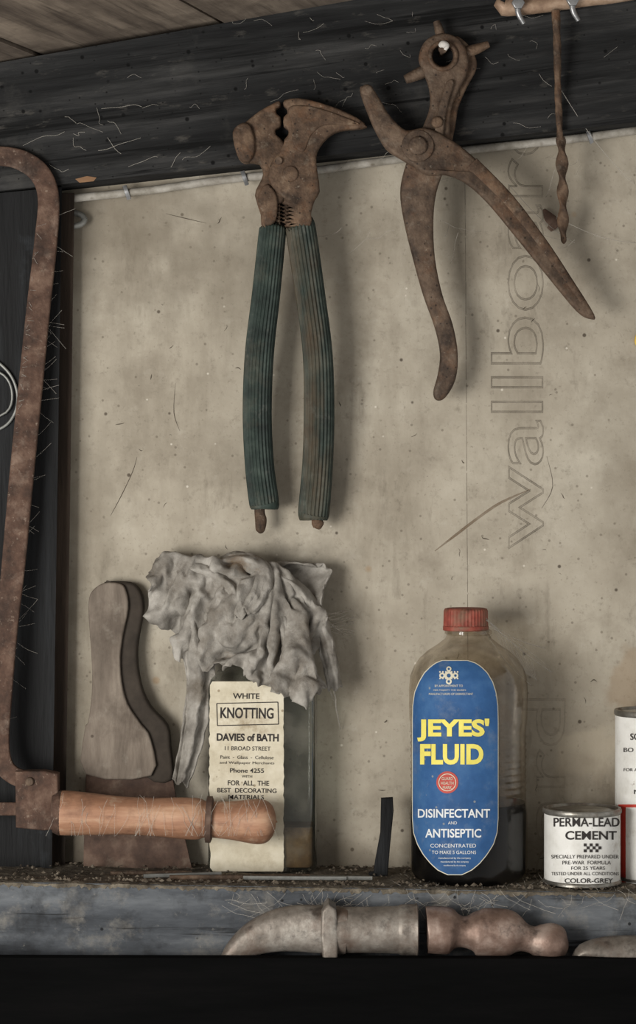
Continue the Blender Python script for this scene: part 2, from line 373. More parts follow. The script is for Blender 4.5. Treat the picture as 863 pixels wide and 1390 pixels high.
# upper beam
def bl(px): return 259-.108*px
def bt(px): return 85-.177*px
vs=[]
for px in (-600,1400):
    for (fn,d) in ((bl,60),(bt,60)):
        vs.append(P(px,fn(px),d))
back=[Vector((v.x,0.0005,v.z)) for v in vs]
beam=mk('ceiling_beam',vs+back,[(0,1,3,2),(4,5,7,6),(0,2,6,4),(1,3,7,5),(0,1,5,4),(2,3,7,6)],M['beam'],False)
_R=Matrix.Rotation(-math.radians(7.5),4,'Y'); beam.data.transform(_R.inverted()); beam.rotation_euler=_R.to_euler()
# ceiling boards
A=P(0,bt(0),60); B=P(480,bt(480),60)
U=(B-A).normalized(); nrm=U.cross(Vector((0,-1,0))).normalized()
if nrm.z<0: nrm=-nrm
cam=Vector((0,-D*PX,Z0))
def unpl(px,py):
    r=(P(px,py,0)-cam); t=(A-cam).dot(nrm)/r.dot(nrm); return cam+r*t
q2=unpl(295,bt(295)); dirv=(unpl(235,0)-q2).normalized()
ce=empty('ceiling',431,-20,200)
perp=nrm.cross(dirv).normalized()
if perp.dot(U)<0: perp=-perp
base=q2
sp=(unpl(47,bt(47))-q2).dot(perp)
wd=abs(sp)
for k in range(-4,7):
    g0=3*PX if k!=0 else 9*PX
    mtx=Matrix((( dirv.x,perp.x,nrm.x,0),(dirv.y,perp.y,nrm.y,0),(dirv.z,perp.z,nrm.z,0),(0,0,0,1)))
    y0=k*wd+g0; y1=(k+1)*wd-2*PX; x0=-.9; x1=1.2; th=.01
    zoff=0.0015*((k*37)%3)
    v=[(x,y,z) for z in (0,th) for y in (y0,y1) for x in (x0,x1)]
    me=bpy.data.meshes.new('board'); me.from_pydata(v,[],[(0,1,3,2),(4,5,7,6),(0,1,5,4),(2,3,7,6),(0,2,6,4),(1,3,7,5)])
    me.materials.append(M['ceil'])
    o=bpy.data.objects.new('ceiling_board',me); sc.collection.objects.link(o)
    mt=mtx.copy(); mt.translation=base+nrm*zoff
    bm=bmesh.new(); bm.from_mesh(me)
    inv=mt.inverted(); pc=inv@Vector((0,-0.005,Z0)); pn=(inv.to_3x3()@Vector((0,1,0))).normalized()
    geo=bm.verts[:]+bm.edges[:]+bm.faces[:]
    bmesh.ops.bisect_plane(bm,geom=geo,plane_co=pc,plane_no=pn,clear_outer=True)
    bm.to_mesh(me); bm.free()
    o.matrix_world=mt
    o.parent=ce; o.matrix_parent_inverse=Matrix.Translation(-ce.location)
c=[base+U*a+Vector((0,-b,0))+nrm*.02 for a,b in ((-1.2,-.02),(1.5,-.02),(1.5,1.0),(-1.2,1.0))]
mk('ceiling_backing',c+[v+nrm*.01 for v in c],[(0,1,2,3),(4,5,6,7),(0,1,5,4),(1,2,6,5),(2,3,7,6),(3,0,4,7)],M['dark'],False,ce)

# post at left
mk('post_left',[P(px,py,d) for d in (0,56) for (px,py) in ((-230,284),(84,254),(70,1196),(-230,1196))],
   [(0,1,2,3),(4,5,6,7),(0,1,5,4),(1,2,6,5),(2,3,7,6),(3,0,4,7)],M['black'],False)
mk('trim_1',[P(px,py,d) for d in (0,26) for (px,py) in ((70,262),(101,262),(88,1182),(60,1182))],
   [(0,1,2,3),(4,5,6,7),(0,1,5,4),(1,2,6,5),(2,3,7,6),(3,0,4,7)],M['batten'],False)

# wallboard print, seam, cracks
fl=lambda d:(lambda px,py:P(px,py,d))
text('board_print','wallboard',702,446,600,72,fl(.2),M['ink'],wb,outline=1,rot=math.pi/2)
text('board_print_low','wallboard',738,1248,600,60,fl(.2),M['ink2'],wb,outline=1,rot=math.pi/2)
def scratch(pts,w,m,name='wall_mark'):
    sweep(name,[(p[0],p[1],.3,(w if 0<i<len(pts)-1 else w*.3),.3) for i,p in enumerate(pts)],m,wb,n=6,sub=4)
y=245
while y<1085:
    ln=random.uniform(20,60)
    scratch([(631+.006*(y-245)+random.uniform(-.3,.3),y),(631+.006*(y+ln-245),y+ln)],random.uniform(.5,.9),M['crack'],'board_seam')
    y+=ln+random.uniform(0,5)
scratch([(590,748),(620,725),(650,702),(680,682),(720,664)],1.8,M['scr'])
for _ in range(60):
    x=random.uniform(110,850); yy=random.uniform(290,1170); a=random.uniform(0,6.28); pts=[(x,yy)]
    for k in range(random.randint(1,3)):
        a+=random.uniform(-.9,.9); l=random.uniform(1.5,5); x+=l*math.cos(a); yy+=l*math.sin(a); pts.append((x,yy))
    scratch(pts,random.uniform(.3,.9),M['crack'])
scratch([(150,700),(165,672),(180,640),(186,620)],.5,M['crack']); scratch([(225,290),(250,296),(280,303)],.6,M['crack'])
scratch([(238,520),(236,560),(244,585)],.5,M['crack']); scratch([(742,620),(750,660),(735,690)],.5,M['crack'])

# cable along beam
c=empty('electric_cable',431,225,8)
cy=lambda px:274.5-.1215*(px-62)
sweep('sheath',[(48,299,12,5,5),(34,298,12,5.5,5.5),(27,288,11,5.5,5.5),(36,277,14,5.5,5.5)]+[(px,cy(px)+dy,18,5.5,5.5) for px,dy in ((62,0),(110,-.5),(200,1),(300,-1),(420,1),(520,0),(640,-1),(760,1),(863,0),(1000,0),(1400,0))],M['cable'],c,n=14,sub=6)
pts=[(98+17*math.cos(a),298+9*math.sin(a),14+5*math.sin(a),4.2,4.2) for a in [i*2*math.pi/12 for i in range(13)]]
sweep('eye_loop',pts,M['wire'],c,n=10,sub=2)
for px in (172,332,560,800):
    yv=cy(px)
    sweep('clip',[(px-3,yv-9,24,3,1.5),(px,yv,25,3,1.5),(px+3,yv+9,19,3,1.5)],M['zinc'],c,n=8,power=4)

_fp=mk('flaked_patch',[P(102,243,61),P(118,239,61),P(131,241,61),P(127,246,61),P(108,248,61)],[(0,1,2,3,4)],M['ochre'],False)
_fp.parent=beam; _fp.matrix_parent_inverse=(Matrix.Translation(beam.location)@_R).inverted()

def nail(px,py,d0,d1,r=3.2,hr=6,par=None):
    e=par or empty('nail',px,py,d0)
    vs=[];fs=[];n=14
    x0,z0=(px-431.5)*F(d1),(695-py)*F(d1)
    rings=[(d0,r*.6),(d0+6,r),(d1-3,r),(d1-3,hr),(d1,hr*.95)]
    for d,rr in rings:
        for k in range(n):
            a=2*math.pi*k/n; vs.append(W(x0+rr*math.cos(a),z0+rr*math.sin(a),d))
    for i in range(len(rings)-1):
        for k in range(n):
            fs.append((i*n+k,i*n+(k+1)%n,(i+1)*n+(k+1)%n,(i+1)*n+k))
    fs.append(tuple(range(n))); fs.append(tuple(range((len(rings)-1)*n,len(rings)*n)))
    mk('shank',vs,fs,M['rust2'],True,e)

# ---------------- fencing pliers ----------------
e=empty('fencing_pliers',385,420,75)
L_=[(318,182),(332,168),(352,152),(370,142),(379,138),(381,145),(375,149),(376,156),(381,160),(381,172),(374,177),(375,184),(382,190),(394,205),(412,222),(416,248),(404,268),(388,276)]
teethL=[]; yy=276
while yy<308: teethL+= [(384,yy),(378,yy+2.5)]; yy+=5
L_+=[(386,272)]+teethL+[(384,313),(357,313),(354,292),(346,266),(351,252),(357,238),(352,223),(336,221),(324,214)]
plate('jaw_left',L_,74,20,4,M['rust'],e,smooth=2)
R_=[(386,137),(405,134),(430,139),(460,149),(485,161),(498,173),(482,176),(462,178),(446,186),(434,200),(429,214),(431,235),(434,260),(427,272),(422,290),(421,307),(387,308)]
teethR=[]; yy=304
while yy>276: teethR+=[(389,yy),(383,yy-2.5)]; yy-=5
R_+=teethR+[(386,270),(374,260),(364,243),(368,222),(380,206),(385,196),(386,190),(391,184),(391,177),(385,172),(385,160),(390,155),(389,148),(385,144)]
plate('jaw_right',R_,82,18,4,M['rust'],e,smooth=2)
plate('hammer_face',[(316,182),(330,168),(342,176),(346,204),(338,221),(324,215)],78,26,4,M['rust'],e)
plate('pivot_rivet',circ(394,236,11),91,6,2.5,M['rust'],e,smooth=1)
plate('lower_cutter',[(362,250),(376,268),(374,300),(360,306),(356,290),(350,268)],84,10,3,M['rust'],e)
plate('jaw_gap_shade',[(376,262),(394,262),(394,310),(376,310)],66,6,1,M['wooddark'],e,smooth=1)  # dark plate added behind the teeth, stands in for shade in the gap
plate('claw_ridge',[(392,146),(420,144),(455,154),(488,168),(470,170),(440,170),(422,184),(412,206),(398,196),(396,170)],91,5,2.4,M['rust'],e)
sweep('tang_left',[(371,300,74,12,7),(364,360,72,9,6),(350,500,58,7,6),(350,620,45,7,6),(352,690,36,7,6),(354,706,34,8,6),(353,720,33,6,4),(352,724,33,1,1)],M['rust'],e)
sweep('tang_right',[(405,300,80,13,7),(418,360,72,9,6),(433,500,58,7,6),(433,620,45,7,6),(430,700,36,7,6),(432,712,35,8,6),(434,718,34,2,2)],M['rust'],e)
for nm,pts,mm in (('grip_left',[(370,310,73,17,14),(369,322,73,17.5,15),(361,400,67,18,15),(352,480,60,18.5,15),(349,560,52,18.5,15),(352,630,44,18.5,15),(358,680,37,19,15),(359,690,36,17,14)],M['grip']),
                  ('grip_right',[(406,305,76,19,14),(409,318,75,19.5,15),(421,400,67,19,15),(431,480,60,19,15),(433,560,52,19.5,15),(431,630,44,19.5,15),(426,692,37,20,15),(425,705,36,18,14)],M['grip2'])):
    sweep(nm,pts,mm,e,n=144,ribs=24,ribamp=.07,sub=6,ang=180)
    p=pts[-1]; q=pts[-2]
    sweep(nm+'_collar',[(p[0]+(q[0]-p[0])*.9,p[1]-8,p[2]+1,19.5,15.5),(p[0],p[1]-3,p[2],20,16),(p[0],p[1]+1,p[2],18,14.5)],mm,e,n=40)
nail(378,218,50,96,3,5,e)

# ---------------- leather punch ----------------
e=empty('leather_hole_punch',600,280,80)
hole=circ(601,76,15,24)
plate('body_left_handle',[(573,62),(584,51),(600,46),(617,50),(630,63),(636,82),(633,102),(622,124),(612,150),(610,185),(604,225),(592,262),(588,300),(590,350),(600,400),(614,440),(621,480),(618,515),(604,540),(592,543),(588,532),(594,508),(597,480),(590,445),(574,400),(560,350),(548,300),(543,262),(548,232),(558,205),(574,172),(583,145),(582,120),(574,98),(568,80)],
      lambda x,y:84-max(0,y-230)*.13,17,5,M['rust2'],e,holes=[hole],smooth=4)
plate('body_rib',[(606,112),(616,112),(608,140),(602,180),(598,228),(584,232),(588,190),(594,150)],95,8,3,M['rust2'],e)
plate('turret_arm',[(618,50),(634,60),(645,78),(646,95),(634,118),(622,146),(617,175),(610,200),(600,190),(604,150),(614,120),(626,96),(622,74)],74,14,4,M['rust'],e)
plate('jaw_right_handle',[(488,122),(496,117),(506,121),(517,138),(531,160),(551,177),(575,174),(600,183),(630,203),(662,232),(700,274),(740,324),(775,377),(806,427),(801,433),(782,422),(742,374),(700,322),(660,274),(630,248),(605,238),(580,238),(560,226),(543,216),(524,203),(510,180),(499,155)],
      lambda x,y:(97 if x<600 else 97-(x-600)*.2),15,5,M['rust2'],e,smooth=4)
sweep('handle_channel',[(640,222,96,10,3),(690,272,86,9,3),(740,336,76,7,3),(790,408,66,4,3)],M['rust'],e)
plate('pivot_rivet',circ(567,198,13),107,8,3.5,M['rust2'],e,smooth=1)
plate('pivot_washer',circ(567,198,22),103,6,2,M['rust2'],e,smooth=1)
plate('spring_bolt',circ(593,166,8),98,10,3,M['rust'],e,smooth=1)
plate('turret_wheel',circ(606,88,29,36),72,10,3,M['rust'],e,holes=[circ(601,76,14,24)],smooth=1)
plate('turret_hub',circ(601,76,21,32),93,7,3,M['rust'],e,holes=[circ(601,76,15,24)],smooth=1)
sweep('punch_tube_top',[(599,52,80,7,7),(595,38,80,6,6),(592,29,80,4.5,4.5)],M['rust2'],e,n=16)
sweep('punch_tube_right',[(630,72,80,8,7),(648,66,80,7,6),(663,60,80,4.5,4.5)],M['rust'],e,n=16)
sweep('punch_tube_left',[(582,94,80,9,8),(564,102,80,8,7),(550,108,80,6,6)],M['rust2'],e,n=16)
sweep('punch_tube_low',[(614,112,80,7,7),(618,126,80,6,6),(620,132,80,5,5)],M['rust2'],e,n=16)
plate('anvil',circ(498,124,9),97,16,4,M['rust2'],e,smooth=1)
nail(601,66,50,104,3,6,e)
sweep('wool_tuft',[(597,62,104,3,3),(601,60,107,5,4),(606,62,105,4,4),(604,68,104,2,2)],M['tuft'],e,n=12)

# ---------------- drill bit and its holder ----------------
e=empty('auger_drill_bit',760,170,80)
sweep('shank',[(754,14,92,5.5,5.5),(756,60,88,5.2,4.6),(757,120,78,4.8,4.2),(760,190,66,5,4)],M['rust'],e,n=16,twist=.05,power=3)
sweep('twist_flute',[(760,186,66,6,4),(762,200,64,9,4.6),(763,240,58,8.5,4.4),(764,280,52,8,4.4),(764,312,47,8,4.4),(765,326,45,5,2.5),(765,331,45,1,1)],M['rust'],e,n=14,twist=.085,sub=16)
e=empty('dried_leaf',745,298,12)
sweep('leaf',[(738,284,6,2,1),(745,295,8,7,2),(752,303,8,7,2),(745,312,6,4,2)],M['blade'],e,n=10)
e=empty('bench_hook_bracket',750,8,85)
sweep('bar',[(684,6,85,12,12),(688,9,85,13,13),(740,6,85,11,11),(800,-4,85,12,12),(828,-8,85,13,13),(900,-20,85,13,13)],M['brass'],e,n=24,sub=4)
for a in ((703,4),(777,0)):
    sweep('bolt',[(a[0],a[1]-12,98,4,4),(a[0],a[1]+12,98,4,4),(a[0]+8,a[1]+28,96,3.2,3.2)],M['zinc'],e,n=12,ribs=0)
    plate('bolt_head',circ(a[0],a[1],9,6),102,8,1.5,M['zinc'],e,smooth=1)
sweep('bar_mount',[(730,-12,84,8,8),(730,-60,60,8,8)],M['brass'],e,n=12)

# ---------------- saw ----------------
e=empty('bow_saw',60,650,90)
sweep('frame',[(-120,240,68,13,5),(-60,216,68,13,5),(0,212,68,13,5),(34,220,68,14,5),(57,240,69,14.5,5),(66,272,70,14.5,5),(62,330,72,15.5,5),(52,420,76,16,5),(42,520,80,16.5,5),(30,640,86,16.5,5),
   (19,760,92,16,5),(9,860,97,14.5,5),(2,950,101,14,5),(-1,1005,104,13.5,5),(4,1036,106,13,5),(18,1052,108,12,5),(40,1060,110,13,5)],M['sawrust'],e,n=24,power=6,sub=8)
plate('handle_block',[(22,1046),(60,1045),(80,1049),(81,1124),(60,1126),(23,1122)],112,26,3,M['sawrust'],e,smooth=1)
plate('block_rivet',circ(40,1061,6),127,5,2,M['rust2'],e,smooth=1)
sweep('blade_tang',[(-150,1098,112,9,3),(-60,1098,112,9,3),(26,1098,112,9,3)],M['sawrust'],e,n=16,power=4)
hp=[(78,26),(82,30),(100,30),(130,28),(170,25.5),(210,26),(245,28),(268,28),(277,25),(280,24.5)]
sweep('wood_grip',[(x,1103+(x-78)*.045,114,r,r) for x,r in hp],M['wood'],e,n=40,sub=4)
sweep('grip_ring',[(x,1103+(x-78)*.045,114,r,r) for x,r in [(279,26),(280,31.5),(287,31.5),(289,26)]],M['blade'],e,n=40,sub=1)
hp=[(287,24),(300,25),(318,26.5),(335,29),(350,30.5),(362,28),(370,20),(374,8),(374.5,1)]
sweep('wood_knob',[(x,1103+(x-78)*.045,114,r,r) for x,r in hp],M['wood'],e,n=40,sub=4)
sweep('ferrule',[(72,1103,114,27,27),(80,1103,114,31,31),(84,1103,114,30,30)],M['sawrust'],e,n=36,sub=1)

# ---------------- scraper ----------------
e=empty('wallpaper_scraper',180,990,40)
lean=lambda off:(lambda x,y:14+off+max(0,(y-790))*.055)
H=[(121,818),(126,802),(142,791),(164,792),(172,802),(175,826),(168,860),(164,892),(166,925),(174,955),(192,982),(205,1002),(206,1052),(117,1050),(116,990),(120,980),(124,955),(126,925),(125,890),(122,850)]
plate('handle_wood',H,lean(4),24,3,M['greywood'],e,smooth=3)
H2=[(142,790),(176,790),(191,802),(196,826),(190,860),(187,890),(192,928),(205,958),(228,984),(232,1012),(234,1058),(200,1054),(202,1000),(186,980),(168,955),(160,925),(158,890),(162,850),(168,815),(156,797)]
plate('handle_edge',H2,lean(-4),26,5,M['darkedge'],e,smooth=3)
plate('blade',[(117,1046),(234,1052),(240,1088),(263,1188),(113,1188),(115,1100)],lean(2),5,1,M['blade'],e,smooth=1)

# ---------------- knotting bottle ----------------
e=empty('square_glass_bottle',356,1050,38)
def rbox(name,cx,x0,x1,py0,bottomz,d0,d1,rc,m,parent,top=True,inset=0):
    dc=d1; f=F(dc); X0=(x0-431.5)*f+inset; X1=(x1-431.5)*f-inset; zt=(695-py0)*f; d0+=inset; d1-=inset
    def ring(z,shr,r):
        pts=[]
        a0,a1,b0,b1=X0+shr,X1-shr,d0+shr*.5,d1-shr*.5
        for cxx,cyy,s in ((a1-r,b1-r,0),(a0+r,b1-r,90),(a0+r,b0+r,180),(a1-r,b0+r,270)):
            for k in range(7):
                a=math.radians(s+15*k); pts.append(W(cxx+r*math.cos(a),z,cyy+r*math.sin(a)))
        return pts
    rs=[ring(bottomz,3,rc-2),ring(bottomz+4,0,rc),ring(zt-30 if top else zt,0,rc)]
    if top:
        rs+=[ring(zt-18,3,rc),ring(zt-8,12,rc),ring(zt,30,rc*.9),ring(zt+6,44,rc*.7),ring(zt+60,46,rc*.7)]
    vs=[];fs=[];n=28
    for r in rs: vs+=r
    for i in range(len(rs)-1):
        for k in range(n): fs.append((i*n+k,i*n+(k+1)%n,(i+1)*n+(k+1)%n,(i+1)*n+k))
    fs.append(tuple(range(n)));fs.append(tuple(range((len(rs)-1)*n,len(rs)*n)))
    return mk(name,vs,fs,m,True,parent,50)
bz=shelf_z((356-431.5)*.98)
gk=rbox('glass_body',356,282,430,905,bz,4,72,13,M['glassk'],e)
gk.data.materials.append(M['glasske'])
for p in gk.data.polygons:
    nn=p.normal
    if abs(nn.x)>.45 and abs(nn.z)<.5: p.material_index=1
rbox('residue',356,282,430,1124,bz+5,4,72,9,M['amber'],e,top=False,inset=4)
ld=73.0
tab=[(925,288,383),(930,285,384.5),(1000,284,385),(1100,284,385),(1150,284,385),(1160,286,385),(1178,285,385),(1183,289,384)]
gridlabel('paper_label',tab,fl(ld),M['paper'],e,jag=2.2)
tm=fl(ld+.7)
def T(s,cx,cy,w,h,bold=0.012): text('print_'+s.split()[0].lower().strip("'.-") ,s,cx,cy,w,h,tm,M['inkblk'],e,bold=bold,rot=-.012)
T('WHITE',334,945,36,7.5); T('KNOTTING',335,968,72,15,.02)
T('DAVIES of BATH',336,1001,84,10.5,.03); T('11 BROAD STREET',336,1016,62,5.5,.0)
T('Paint  -  Glass  -  Cellulose',335,1028,72,4.5,0); T('and Wallpaper Merchants',335,1036,74,4.5,0); T('Phone 4255',335,1046,46,6,.01); T('WITH',335,1054,14,3.5,0)
T('FOR  ALL  THE',337,1063,56,7,.01); T('BEST  DECORATING',335,1073,80,6,.01); T('MATERIALS',334,1082,48,6,.01)
for a,b in (((294,955),(377,953)),((377,953),(378,983)),((378,983),(295,985)),((295,985),(294,955))):
    sweep('print_box',[(a[0],a[1],ld+.5,.6,.3),(b[0],b[1],ld+.5,.6,.3)],M['inkblk'],e,n=6,sub=1)

# ---------------- rag : simulated cloth draped over the bottle ----------------
S=100.0
def sim_rag():
    bm=bmesh.new()
    def sph(px,py,d,r,sx=1,sy=1,sz=1):
        m=Matrix.Translation(Vector(((px-431.5)*.985/S,-d/S,(695-py)*.985/S)))@Matrix.Diagonal((sx,sy,sz,1))
        bmesh.ops.create_icosphere(bm,subdivisions=3,radius=r/S,matrix=m)
    sph(318,808,40,26); sph(362,816,44,32,1,.95,1); sph(258,794,36,14,1.3,1,1); sph(285,797,40,16); sph(335,850,44,36,1.1,.9,1.2); sph(395,847,44,20); sph(416,872,40,12)
    sph(302,862,38,26,1,.9,1.2); sph(378,880,44,30,1,.8,1)
    m=Matrix.Translation(Vector(((356-431.5)*.985/S,-38/S,(695-1050)*.985/S)))@Matrix.Diagonal((150/S,72/S,262/S,1))
    bmesh.ops.create_cube(bm,size=1,matrix=m)
    m=Matrix.Translation(Vector((0,.4,-2)))@Matrix.Diagonal((14,.82,14,1)); bmesh.ops.create_cube(bm,size=1,matrix=m)
    me=bpy.data.meshes.new('c'); bm.to_mesh(me); bm.free()
    col=bpy.data.objects.new('simcol',me); sc.collection.objects.link(col)
    col.modifiers.new('c','COLLISION'); col.collision.thickness_outer=.025; col.collision.cloth_friction=25; col.collision.damping=.6
    cx,cd_,zt=(332-431.5)*.985/S,-42/S,(695-763)*.985/S
    tab=[(-180,140),(-150,155),(-120,160),(-90,160),(-60,172),(-30,200),(0,195),(30,115),(90,45),(150,60),(165,110),(180,140)]
    n=110; stp=4.6/S; idx={};vs=[];fs=[];pins=[]
    pinp=[((254-332)/S,0),((292-332)/S,-.05),((330-332)/S,0),((366-332)/S,-.04)]
    for j in range(-n//2,n//2):
        for i in range(-n//2,n//2):
            x,y=i*stp,j*stp; r=math.hypot(x,y)*S; a=math.degrees(math.atan2(y,x))
            R=interp(tab,a)[0]
            if r<=R:
                z=.22*noise.noise(Vector((x*2.0,y*2.0,1)))+.24*noise.noise(Vector((x*4.2,y*4.2,7)))
                k=len(vs); idx[(i,j)]=k
                X,Y,Z=cx+x,cd_+y,zt+z
                if Y>-.05: Z+=(Y+.05); Y=-.05-.01*math.sin(X*9)
                vs.append((X,Y,Z))
                if any(math.hypot(x-a_,y-b_)<.09 for a_,b_ in pinp): pins.append(k)
    for (i,j),k in idx.items():
        if (i+1,j) in idx and (i,j+1) in idx and (i+1,j+1) in idx:
            fs.append((k,idx[(i+1,j)],idx[(i+1,j+1)],idx[(i,j+1)]))
    me=bpy.data.meshes.new('s'); me.from_pydata(vs,[],fs)
    o=bpy.data.objects.new('simcloth',me); sc.collection.objects.link(o)
    vg=o.vertex_groups.new(name='pin'); vg.add(pins,1.0,'REPLACE')
    c=o.modifiers.new('cl','CLOTH'); s=c.settings
    s.vertex_group_mass='pin'
    s.quality=7; s.mass=.3; s.tension_stiffness=12; s.compression_stiffness=12; s.shear_stiffness=4; s.bending_stiffness=.1; s.air_damping=1.5
    s.tension_damping=5; s.compression_damping=5
    s.shrink_min=-.14
    c.collision_settings.distance_min=.02; c.collision_settings.use_self_collision=True; c.collision_settings.self_distance_min=.025; c.collision_settings.collision_quality=3
    c.point_cache.frame_start=1; c.point_cache.frame_end=60
    sc.frame_start=1; sc.frame_end=60
    for f in range(1,52): sc.frame_set(f)
    dg=bpy.context.evaluated_depsgraph_get()
    m2=bpy.data.meshes.new_from_object(o.evaluated_get(dg))
    out=bpy.data.objects.new('so',m2); sc.collection.objects.link(out)
    bpy.data.objects.remove(o); bpy.data.objects.remove(col)
    bm=bmesh.new(); bm.from_mesh(m2); bmesh.ops.delete(bm,geom=[v for v in bm.verts if not v.link_faces],context='VERTS')
    # pleated strips of the same cloth: hanging tail, side loop, rolled folds
    def strip(pts,npl,amp,nu=36,ph=0):
        q=cr([tuple(map(float,p)) for p in pts],10); rows=[]
        for i,p in enumerate(q):
            a=q[max(i-1,0)]; b=q[min(i+1,len(q)-1)]
            tx,ty=b[0]-a[0],b[1]-a[1]; l=math.hypot(tx,ty) or 1; nx_,ny_=-ty/l,tx/l
            t=i/(len(q)-1); row=[]
            for k in range(nu+1):
                u=-1+2*k/nu
                wv=p[3]*(1+.18*noise.noise(Vector((t*5,u*2,ph))))
                dd=p[2]+amp*math.sin(u*math.pi*npl+2.2*t+ph)*(1-.3*t)+amp*.8*noise.noise(Vector((u*2.2,t*6,ph+3)))-p[4]*u*u
                ex=p[0]+nx_*u*wv; ey=p[1]+ny_*u*wv
                if i>len(q)-3: ey+=3*math.sin(u*5+ph)
                row.append(bm.verts.new(((ex-431.5)*F(dd)/S,-max(dd,3)/S,(695-ey)*F(dd)/S)))
            rows.append(row)
        for i in range(len(rows)-1):
            for k in range(nu): bm.faces.new((rows[i][k],rows[i][k+1],rows[i+1][k+1],rows[i+1][k]))
    strip([(270,800,52,14,8),(264,835,60,20,10),(268,880,66,21,10),(272,930,62,20,8),(264,985,58,17,8),(254,1030,56,14,6),(244,1064,54,11,5)],1.6,6,ph=0)
    strip([(352,776,50,8,8),(384,788,62,11,12),(412,812,70,12,12),(434,850,70,12,12),(447,895,66,11,10),(455,936,62,9,8)],1.2,4,ph=2)
    strip([(372,800,70,8,8),(384,835,88,11,10),(396,875,90,12,10),(414,912,84,11,8),(438,936,76,8,6)],1.1,4,ph=5)
    strip([(240,778,48,10,8),(268,772,58,12,12),(296,784,70,13,12),(318,806,82,12,10),(330,838,92,10,8)],1.2,4,ph=7)
    strip([(300,764,46,8,8),(332,763,58,12,12),(358,778,72,13,12),(352,806,88,12,10),(334,830,96,9,8)],1.2,4,ph=9)
    bmesh.ops.recalc_face_normals(bm,faces=bm.faces)
    bm.to_mesh(m2); bm.free()
    sd=out.modifiers.new('s','SOLIDIFY'); sd.thickness=.03; sd.offset=0
    ss=out.modifiers.new('ss','SUBSURF'); ss.levels=1; ss.render_levels=1
    dg=bpy.context.evaluated_depsgraph_get(); dg.update()
    m3=bpy.data.meshes.new_from_object(out.evaluated_get(dg)); bpy.data.objects.remove(out)
    sc.frame_set(1)
    vs=[Vector((v.co.x*S*PX,v.co.y*S*PX,Z0+v.co.z*S*PX)) for v in m3.vertices]; fs=[tuple(p.vertices) for p in m3.polygons]
    return vs,fs
VS,FS_=sim_rag()
rag=mk('cleaning_rag',VS,FS_,M['rag'],True,recalc=False)
bm=bmesh.new(); bm.from_mesh(rag.data); bmesh.ops.recalc_face_normals(bm,faces=bm.faces); bm.normal_update()
for v in bm.verts:
    p=(v.co+rag.location)/PX
    a=1-2*abs(noise.noise(Vector((p.x*.06,p.y*.05,p.z*.035))))
    b=1-2*abs(noise.noise(Vector((p.x*.11+5,p.y*.08,p.z*.09))))
    v.co.x+=PX*1.4*noise.noise(p*.08); v.co.y-=PX*(2.6*(a-.5)+1.4*(b-.5))
    wy=(v.co+rag.location).y
    if wy>-.0010: v.co.y+=-.0010-wy
bm.to_mesh(rag.data); bm.free()
for p in rag.data.polygons: p.use_smooth=True

# ---------------- disinfectant bottle ----------------
JC,JD=635.5,86
e=empty('disinfectant_bottle',JC,1020,JD)
jb=shelf_z((JC-431.5)*F(JD))
prof=[(1198,66),(1194,74),(1186,78),(1170,80),(1105,80),(1095,79),(1087,78.5),(1078,78)]
for i in range(28): prof.append((1074-i*3,78+.9*math.sin(i*math.pi/1.5)))
prof+=[(985,78.5),(975,80),(935,80.5),(918,79),(905,74),(893,66),(883,55),(874,41),(867,32),(860,28),(850,27)]
g,pr=lathe('glass_body',JC,JD,prof,M['glassj'],e,bottom=None,cap=True)
g.data.materials.append(M['glassjl'])
_zl=Z0+(695-1087)*F(JD)*PX-g.location.z-e.location.z
for p in g.data.polygons:
    if p.center.z<_zl: p.material_index=1
dz=jb-pr[0][0]
g.location.z+=dz*PX if abs(dz)<6 else 0
pr2=[p for p in pr if not ((695-1076)*F(JD)<=p[0]<=(695-986)*F(JD))]
liq=[(1195,64),(1190,72),(1182,77),(1105,78.6),(1095,77.6),(1088,77)]
lathe('dark_fluid_fill',JC,JD,liq,M['liquid'],e)
lathe('neck_ring',JC,JD,[(862,29),(860,32),(856,32),(854,29)],M['glassj'],e,cap=False)
lathe('screw_cap',JC-3.5,JD,[(853,29),(851,30),(829,29.5),(826,28),(825,24),(824.6,1)],M['cap'],e,n=120,rib=40,ramp=.5)
lathe('cap_skirt',JC-3.5,JD,[(856,29.5),(855,31),(850,31),(849,29.5)],M['cap'],e,cap=False)
tab=[(897,600,634),(899,594,642),(905,585,652),(914,576,661),(926,569,668),(940,563,672.5),(958,560.5,675),(980,560,675.5),(1110,560,675.5),(1130,561.5,674),(1146,567,669),(1160,575,660),(1172,585,650),(1181,595,639),(1187,608,626)]
gridlabel('label_border',tab,cylmap(JC,JD,pr2,1.6),M['cream'],e,rows=90,grow=.9)
gridlabel('label_blue',tab,cylmap(JC,JD,pr2,2.0),M['blue'],e,rows=90)
tm2=cylmap(JC,JD,pr2,2.7)
def T2(s,cx,cy,w,h,m,bold=.0): text('print',s,cx,cy,w,h,tm2,M[m],e,bold=bold)
T2("JEYES'",615,991,98,31,'yellow',.04); T2('FLUID',613,1024,86,28,'yellow',.04)
T2('DISINFECTANT',616,1104,98,12,'white',.02); T2('AND',614,1117,12,4,'white'); T2('ANTISEPTIC',615,1131,76,12,'white',.02)
T2('CONCENTRATED',615,1148,62,5,'white'); T2('TO MAKE 5 GALLONS',616,1157,60,4.5,'white')
for i,w in enumerate((44,38,30)): T2('manufactured by the company',617,1165+i*5,w,3,'white')
T2('BY APPOINTMENT TO',609,931,38,3,'cream'); T2('MANUFACTURERS OF DISINFECTANT',612,942,60,2.5,'cream'); T2('HER MAJESTY THE QUEEN',610,937,44,2.5,'cream')
